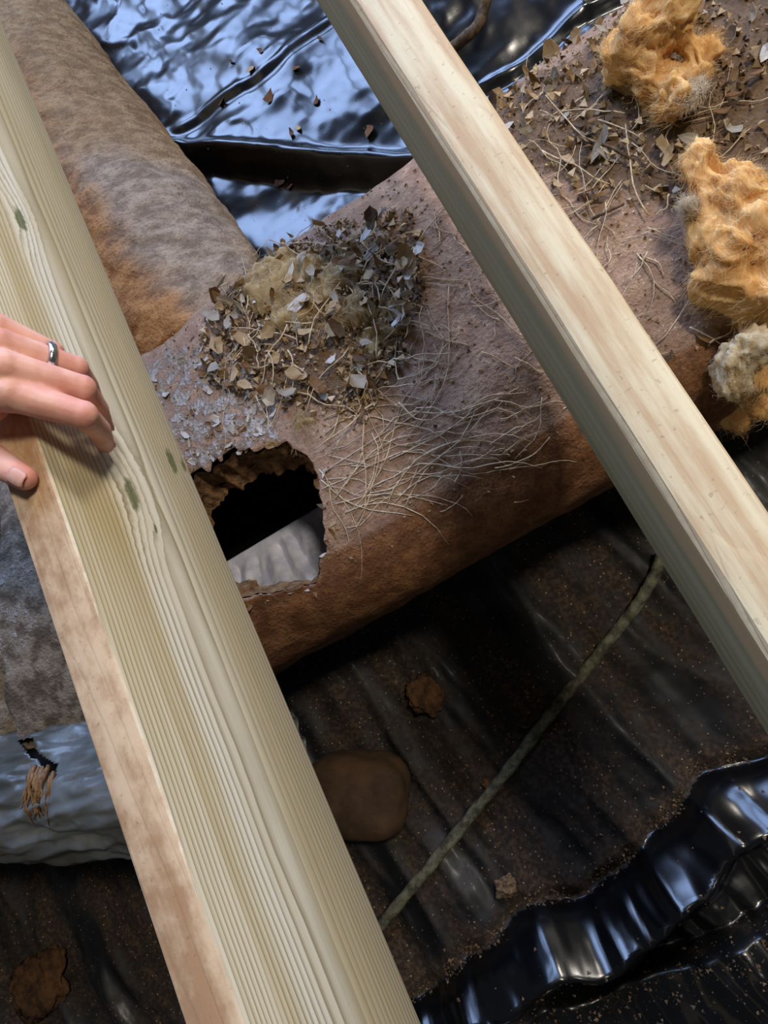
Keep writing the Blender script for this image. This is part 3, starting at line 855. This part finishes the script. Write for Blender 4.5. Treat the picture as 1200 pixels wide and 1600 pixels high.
# ------------------------------------------------------------------ rope, root, stone, mud
P = [(520, 1535), (600, 1440), (665, 1362), (740, 1270), (800, 1195), (880, 1090), (925, 1035), (960, 990), (1000, 940), (1025, 895), (1040, 850)]
pts = []
for a, b in zip(P, P[1:]):
    for k in range(8):
        t = k / 8; q = bp(a[0] + (b[0] - a[0]) * t, a[1] + (b[1] - a[1]) * t, GZ + 0.025)
        q.z = GZ + 0.022 + .004 * fbm(q.x * 8, q.y * 8)
        pts.append(q)
nseg = len(pts); sides = 12; V = []
for i in range(nseg):
    t = (pts[min(i + 1, nseg - 1)] - pts[max(i - 1, 0)]).normalized(); u = t.cross(Vector((0, 0, 1))).normalized(); v = u.cross(t)
    for k in range(sides):
        a = 2 * math.pi * k / sides
        r = 0.0074 * (1 + 0.10 * math.cos(2 * (a + i * 0.9))) * (1 + .14 * noise.noise(Vector((i * .35, k * .5, 0))))
        V.append(pts[i] + (u * math.cos(a) + v * math.sin(a)) * r)
rp = mobj('rope', V, grid_faces(nseg, sides, wrap=True) + [tuple(reversed(range(sides))), tuple(range((nseg - 1) * sides, nseg * sides))], M['cable'])
tag(rp, 'weathered grey-green rope lying diagonally across the muddy plastic', 'rope')

P = [(775, -60, -.42), (764, -20, -.42), (757, 8, -.43), (748, 38, -.44), (728, 58, -.45), (706, 76, -.47), (680, 95, -.50)]
pts = [bp(*p) for p in P]
sm = []
for i in range(len(pts) - 1):
    for k in range(5): 
        t = k / 5; p0 = pts[max(i - 1, 0)]; p1 = pts[i]; p2 = pts[i + 1]; p3 = pts[min(i + 2, len(pts) - 1)]
        sm.append(0.5 * ((2 * p1) + (p2 - p0) * t + (2 * p0 - 5 * p1 + 4 * p2 - p3) * t * t + (3 * p1 - p0 - 3 * p2 + p3) * t ** 3))
v, f = tube(sm, [0.0078 * (1 + .18 * noise.noise(Vector((i * .6, 0, 0)))) for i in range(len(sm))], 10)
tag(mobj('bent_root', v, f, M['root_dark']), 'bent brown root over the black plastic behind the right joist', 'root')

def lump(name, c, dims, rot, mat, label, cat, amp=.12, sub=4, group=None, boxy=3.0):
    bm = bmesh.new(); bmesh.ops.create_icosphere(bm, subdivisions=sub, radius=1)
    sd = rnd.random() * 50
    for v in bm.verts:
        p = v.co.copy(); m = (abs(p.x) ** boxy + abs(p.y) ** boxy + abs(p.z) ** boxy) ** (-1 / boxy)
        p = p * m * (1 + amp * fbm(p.x * 1.6 + sd, p.y * 1.6, p.z * 1.6, 4))
        v.co = Vector((p.x * dims[0], p.y * dims[1], p.z * dims[2]))
    me = bpy.data.meshes.new(name); bm.to_mesh(me); bm.free(); me.shade_smooth(); me.materials.append(mat)
    o = link(bpy.data.objects.new(name, me)); o.location = c; o.rotation_euler = rot
    tag(o, label, cat, group); return o
p = bp(560, 1240, GZ + .03)
lump('stone', (p.x, p.y, GZ + .030), (.070, .055, .045), (0.1, 0, -0.45), M['stone'], 'rounded brown stone on dark plastic beside the left joist', 'stone', .06, 4, None, 3.4)
p = bp(668, 1085, GZ + .012)
lump('mud_clod', (p.x, p.y, near_height(p.x, p.y) + .006), (.024, .026, .004), (0, 0, .5), M['mud'], 'dry orange mud patch on plastic below the duct', 'mud', .42, 4, None, 2.0)
p = bp(770, 1225, GZ + .012)
lump('mud_clod', (p.x, p.y, near_height(p.x, p.y) + .006), (.008, .014, .008), (0, 0, .9), M['mud'], 'small orange clod right beside the rope', 'mud', .4, 3, None, 2.0)
p = bp(790, 1385, GZ + .02)
lump('mud_clod', (p.x, p.y, near_height(p.x, p.y) + .008), (.014, .011, .007), (0, 0, .2), M['soil'], 'small dirt clod above the blue shining plastic fold', 'mud', .5, 4, None, 2.0)
p = bp(925, 1560, GZ + .03)
lump('mud_clod', (p.x, p.y, near_height(p.x, p.y) + .008), (.012, .014, .007), (0, 0, .2), M['soil'], 'small dirt clod at the front plastic edge near bottom', 'mud', .5, 4, None, 2.0)
p = bp(60, 1540, GZ + .012)
lump('mud_clod', (p.x, p.y, near_height(p.x, p.y) + .010), (.060, .045, .010), (0, 0, .2), M['mud'], 'dark orange mud heap in the lower left corner', 'mud', .42, 4, None, 2.0)

# ------------------------------------------------------------------ litter
def leaf_mesh(i):
    r = random.Random(100 + i); n = r.choice((6, 7, 8)); asp = r.uniform(.45, .95)
    ring = []
    for k in range(n):
        a = 2 * math.pi * k / n + r.uniform(-.25, .25); q = r.uniform(.55, 1.1)
        x = q * math.cos(a); y = asp * q * math.sin(a)
        ring.append((x, y, .45 * r.uniform(.2, 1) * x * x - .25 * y + r.uniform(-.12, .12)))
    V = [(0, 0, r.uniform(-.15, .1))] + [(x * .55, y * .55, z * .25) for x, y, z in ring] + ring
    F = [(0, 1 + k, 1 + (k + 1) % n) for k in range(n)] + [(1 + k, 1 + n + k, 1 + n + (k + 1) % n, 1 + (k + 1) % n) for k in range(n)]
    top = [(x, y, z + .05) for x, y, z in V]; m = len(V)
    F2 = [tuple(j + m for j in q) for q in F]
    Fb = [tuple(reversed(q)) for q in F]
    rim_ = [(1 + n + k, 1 + n + (k + 1) % n, 1 + n + (k + 1) % n + m, 1 + n + k + m) for k in range(n)]
    return V + top, F2 + Fb + rim_
LEAF = {}
for mk in ('leaf_a', 'leaf_b', 'leaf_c', 'leaf_d', 'flake', 'bark'):
    for i in range(7):
        v, f = leaf_mesh(i + 7 * len(LEAF)); me = bpy.data.meshes.new('leaf_fragment'); me.from_pydata(v, [], f); me.materials.append(M[mk]); me.update()
        LEAF.setdefault(mk, []).append(me)
HUE = {'leaf_a': 'pale tan', 'leaf_b': 'brown', 'leaf_c': 'grey', 'leaf_d': 'dark brown', 'flake': 'silvery', 'bark': 'reddish brown'}
def put_leaf(name, mk, p, s, label, cat, group, flat=0.5):
    o = bpy.data.objects.new(name, rnd.choice(LEAF[mk])); COL.objects.link(o)
    o.location = p; o.scale = (s, s * rnd.uniform(.6, 1), s * rnd.uniform(.5, 1))
    o.rotation_euler = (rnd.gauss(0, flat), rnd.gauss(0, flat), rnd.uniform(0, 6.28))
    return tag(o, label, cat, group)
def rand_in(P):
    x0, x1 = min(p[0] for p in P), max(p[0] for p in P); y0, y1 = min(p[1] for p in P), max(p[1] for p in P)
    while True:
        x, y = rnd.uniform(x0, x1), rnd.uniform(y0, y1)
        if in_poly(x, y, P): return x, y
NESTA = [(-0.245, 0.49), (-0.142, 0.545), (-0.037, 0.50), (0.030, 0.45), (-0.0, 0.36), (-0.06, 0.30), (-0.12, 0.27), (-0.20, 0.34), (-0.26, 0.41)]
for k in range(185):
    x, y = rand_in(NESTA)
    mk = rnd.choices(('leaf_a', 'leaf_b', 'leaf_c', 'leaf_d', 'flake'), (6, 3.5, 5, 2, 3.5))[0]
    s = rnd.uniform(.006, .0150)
    put_leaf('leaf_fragment', mk, (x, y, duct_top(x, y) + rnd.uniform(.004, .022)), s, 'crumpled %s leaf fragment in the nest on the duct, %s' % (HUE[mk], ('beside the branch duct' if x < -.13 else 'on its far right side') if y > .42 else ('above the hole' if x < -.12 else 'near the rootlets')), 'leaf', 'leaf litter in the torn patch', .55)
NESTB = [(0.10, 0.55), (0.15, 0.545), (0.24, 0.53), (0.46, 0.53), (0.46, 0.24), (0.27, 0.26), (0.21, 0.30), (0.15, 0.36), (0.09, 0.46)]
for k in range(150):
    x, y = rand_in(NESTB)
    mk = rnd.choices(('leaf_a', 'leaf_b', 'leaf_c', 'leaf_d', 'flake'), (5, 3, 5, 2, 1.5))[0]
    put_leaf('leaf_fragment', mk, (x, y, duct_top(x, y) + rnd.uniform(.002, .010)), rnd.uniform(.006, .015), 'crumpled %s leaf fragment on the duct, %s' % (HUE[mk], 'just right of the cream joist' if x < .22 else 'around the orange tufts'), 'leaf', 'leaf litter right of the cream joist', .5)
# peeling flakes on the silver patch
for k in range(52):
    x, y = rand_in([(-0.33, 0.47), (-0.25, 0.46), (-0.20, 0.40), (-0.195, 0.31), (-0.26, 0.325), (-0.33, 0.335)])
    put_leaf('foil_flake', (mk := rnd.choice(('flake', 'flake', 'leaf_c', 'leaf_b'))), (x, y, duct_top(x, y) + .0015), rnd.uniform(.004, .009), 'peeling %s jacket flake on the pale patch above the hole, %s' % (HUE[mk], 'beside the left joist' if x < -.265 else 'next to the nest'), 'foil flake', 'foil flakes above the hole', .2)
# small litter too fine to count
def crumbs(name, count, sampler, smin, smax, mats, label):
    parts = []
    for _ in range(count):
        p = sampler()
        if p is None: continue
        s = smin + (smax - smin) * rnd.random() ** 3; R_ = Euler((rnd.random() * 6, rnd.random() * 6, rnd.random() * 6)).to_matrix()
        vs = [Vector(p) + R_ @ (Vector(q) * s) for q in ((1, 0, -.4), (-.5, .8, -.3), (-.5, -.8, -.3), (0, .1, .7))]
        parts.append((vs, [(0, 1, 3), (1, 2, 3), (2, 0, 3), (0, 2, 1)]))
    v, f = merge(parts)
    o = mobj(name, v, f, mats, smooth=False); tag(o, label, 'debris', None, 'stuff'); return o
def s_top():
    x = rnd.uniform(-.33, .36); y = rnd.uniform(.15, .53)
    if in_poly(x, y, HOLE): return None
    return (x, y, duct_top(x, y) + .0008)
crumbs('dust_crumbs', 2800, s_top, .0005, .0034, M['crumb'], 'fine pale crumbs sprinkled over the top of the big duct')
def s_nest():
    x, y = rand_in(NESTA if rnd.random() < .6 else NESTB)
    return (x, y, duct_top(x, y) + rnd.uniform(0, .007))
crumbs('leaf_crumbs', 3400, s_nest, .001, .0070, M['leaf_a'], 'fine broken leaf crumbs among the litter on the duct')
crumbs('dark_crumbs', 1300, s_nest, .001, .0060, M['leaf_d'], 'fine dark litter crumbs among the leaves on the duct')
def s_far():
    x = rnd.uniform(-.3, .5); y = rnd.uniform(.6, 1.6); return (x, y, far_height(x, y) + .0006)
crumbs('sheet_crumbs', 700, s_far, .0005, .0018, M['crumb'], 'tiny dirt specks on the blue-lit plastic sheet')
def s_near():
    if rnd.random() < .5:
        x = rnd.uniform(-.5, .12); y = val_y(x) + abs(rnd.gauss(0, .013)) - .004
        if noise.noise(Vector((x * 22, 3, 1))) < -.05: return None
    elif rnd.random() < .5:
        x = rnd.uniform(-.35, .05); y = edge_y(x) - abs(rnd.gauss(0, .03)) 
    else:
        x = rnd.uniform(-.8, .15); y = rnd.uniform(-.45, .12)
    return (x, y, near_height(x, y) + .0006)
crumbs('soil_crumbs', 3000, s_near, .0005, .0038, M['soil'], 'soil crumbs gathered along folds of the muddy plastic')

# wood chips on the far sheet
for (px, py, s, mk) in ((345, 160, .010, 'bark'), (392, 108, .011, 'leaf_a'), (420, 152, .014, 'bark'), (455, 207, .012, 'bark'), (494, 158, .009, 'bark'), (576, 204, .016, 'bark'), (436, 285, .011, 'bark'), (452, 292, .008, 'bark'), (462, 106, .009, 'bark'), (406, 78, .007, 'bark'), (466, 200, .007, 'leaf_a'), (546, 60, .006, 'bark'), (500, 60, .006, 'leaf_d'), (360, 95, .006, 'leaf_d')):
    p = bp(px, py, GZ + .04)
    for _ in range(6): p = bp(px, py, far_height(p.x, p.y) + .003)
    put_leaf('bark_chip', mk, p, s, ('%s %s chip on the shiny blue-lit plastic, %s' % ('large' if s > .0095 else 'small', HUE[mk], 'below the fold' if py > 240 else ('near the branch duct' if px < 440 else 'near the cream joist'))), 'bark chip', 'bark chips on the far plastic', .2)

# ------------------------------------------------------------------ rootlets
def rootlet(px, py, ang, lpx, rad, label, group, bend=.5, lift=.0012):
    pts = []; a = ang; x, y = px, py; nst = 8
    kb = rnd.gauss(0, bend) / nst; kc = rnd.gauss(0, .25)
    for i in range(nst + 1):
        p = bp(x, y, -.262)
        if abs(p.y - DY) < HW * .985:
            for _ in range(5): p = bp(x, y, duct_top(p.x, min(max(p.y, DY - HW), DY + HW)) + lift)
            if not in_poly(p.x, p.y, HOLE): pts.append(p + Vector((0, 0, abs(rnd.gauss(0, .0012)))))
        x += math.cos(a) * lpx / nst; y += math.sin(a) * lpx / nst; a += kb + kc * math.cos(i * 1.1) + rnd.gauss(0, .10)
    if len(pts) < 4: return
    v, f = tube(pts, [rad * (1 - .55 * i / len(pts)) for i in range(len(pts))], 4)
    if label == LA[0]: label = 'thin pale dry rootlet on the duct top, ' + ('fanning out from the hole' if px < 640 and py > 600 else ('against the cream joist side' if px > 700 else 'right of the nest'))
    elif 'right' in label: label += ', upper litter area' if py < 330 else ', bare lower area'
    else: label += ', upper half' if py < 500 else ', lower half'
    return tag(mobj('rootlet', v, f, M['root']), label, 'rootlet', group)
LA = ('thin pale dry rootlet stuck to the duct top between the joists', 'rootlets between the joists')
for k in range(46):      # long strands fanning out right of the hole
    x = rnd.uniform(480, 640); y = rnd.uniform(640, 830)
    rootlet(x, y, math.radians(rnd.choice((-18, -25, -12, -55, -62, -48, 60))) + rnd.gauss(0, .12), rnd.uniform(110, 270), rnd.uniform(.0004, .0009), *LA, .9)
for k in range(66):
    x = rnd.uniform(560, 900); y = rnd.uniform(330, 800)
    if x - 560 > (y - 330) * .6 + 150: continue
    rootlet(x, y, rnd.uniform(-1.2, .4) if rnd.random() < .7 else rnd.uniform(0, 6.28), rnd.uniform(30, 130), rnd.uniform(.0004, .0008), *LA)
for k in range(75):
    x = rnd.uniform(340, 680); y = rnd.uniform(370, 640)
    rootlet(x, y, rnd.uniform(0, 6.28), rnd.uniform(30, 130), rnd.uniform(.0005, .0011), 'dry stem tangled in the nest litter on the duct', 'stems in the nest', .8, rnd.uniform(.002, .014))
for k in range(75):
    x = rnd.uniform(800, 1130); y = rnd.uniform(150, 560)
    rootlet(x, y, rnd.uniform(-1.2, .6) if rnd.random() < .6 else rnd.uniform(0, 6.28), rnd.uniform(40, 150), rnd.uniform(.0005, .001), 'thin pale dry rootlet on the duct right of the cream joist', 'rootlets right of the cream joist', .6, rnd.uniform(.001, .008))

# ------------------------------------------------------------------ torn shreds of the jacket (parts of the duct)
for k in range(46):
    p = HOLE[rnd.randrange(len(HOLE))]
    if p[0] < -.33: continue
    q = Vector((p[0] + .28, p[1] - .24)).normalized() * rnd.uniform(-.003, .010)
    x, y = p[0] + q.x, p[1] + q.y
    o = bpy.data.objects.new('jacket_shred', rnd.choice(LEAF[rnd.choice(('leaf_b', 'leaf_d', 'leaf_a', 'flake'))])); COL.objects.link(o)
    sc_ = rnd.uniform(.004, .010); o.location = (x, y, duct_top(x, y) + .001); o.scale = (sc_, sc_ * .6, sc_ * .7)
    o.rotation_euler = (rnd.gauss(0, .5), rnd.gauss(0, .5), rnd.uniform(0, 6.28)); child(o, root_duct)
for (px, py, sx, sy, rz, mk) in ((1112, 470, .016, .030, .35, 'leaf_b'), (1105, 520, .012, .022, .2, 'leaf_b'), (1085, 610, .020, .016, .4, 'leaf_d'), (1040, 560, .010, .008, .4, 'leaf_d')):
    p = bp(px, py, -.26); p = bp(px, py, duct_top(p.x, max(p.y, .13)) + .003)
    o = bpy.data.objects.new('jacket_flap', LEAF[mk][2]); COL.objects.link(o)
    o.location = p; o.scale = (sx, sy, .012); o.rotation_euler = (.1, .1, rz); child(o, root_duct)
for (pts_, lab) in ((((895, 200), (930, 222), (955, 230), (985, 248)), 'dark twig in the leaf litter below the upper orange tuft'),
                    (((925, 342), (950, 330), (975, 318)), 'short reddish twig on bare duct right of the cream joist')):
    P3 = []
    for (px, py) in pts_:
        p = bp(px, py, -.26); P3.append(bp(px, py, duct_top(p.x, p.y) + .008))
    v, f = tube(P3, .0015, 6); tag(mobj('twig', v, f, M['root_dark']), lab, 'twig')
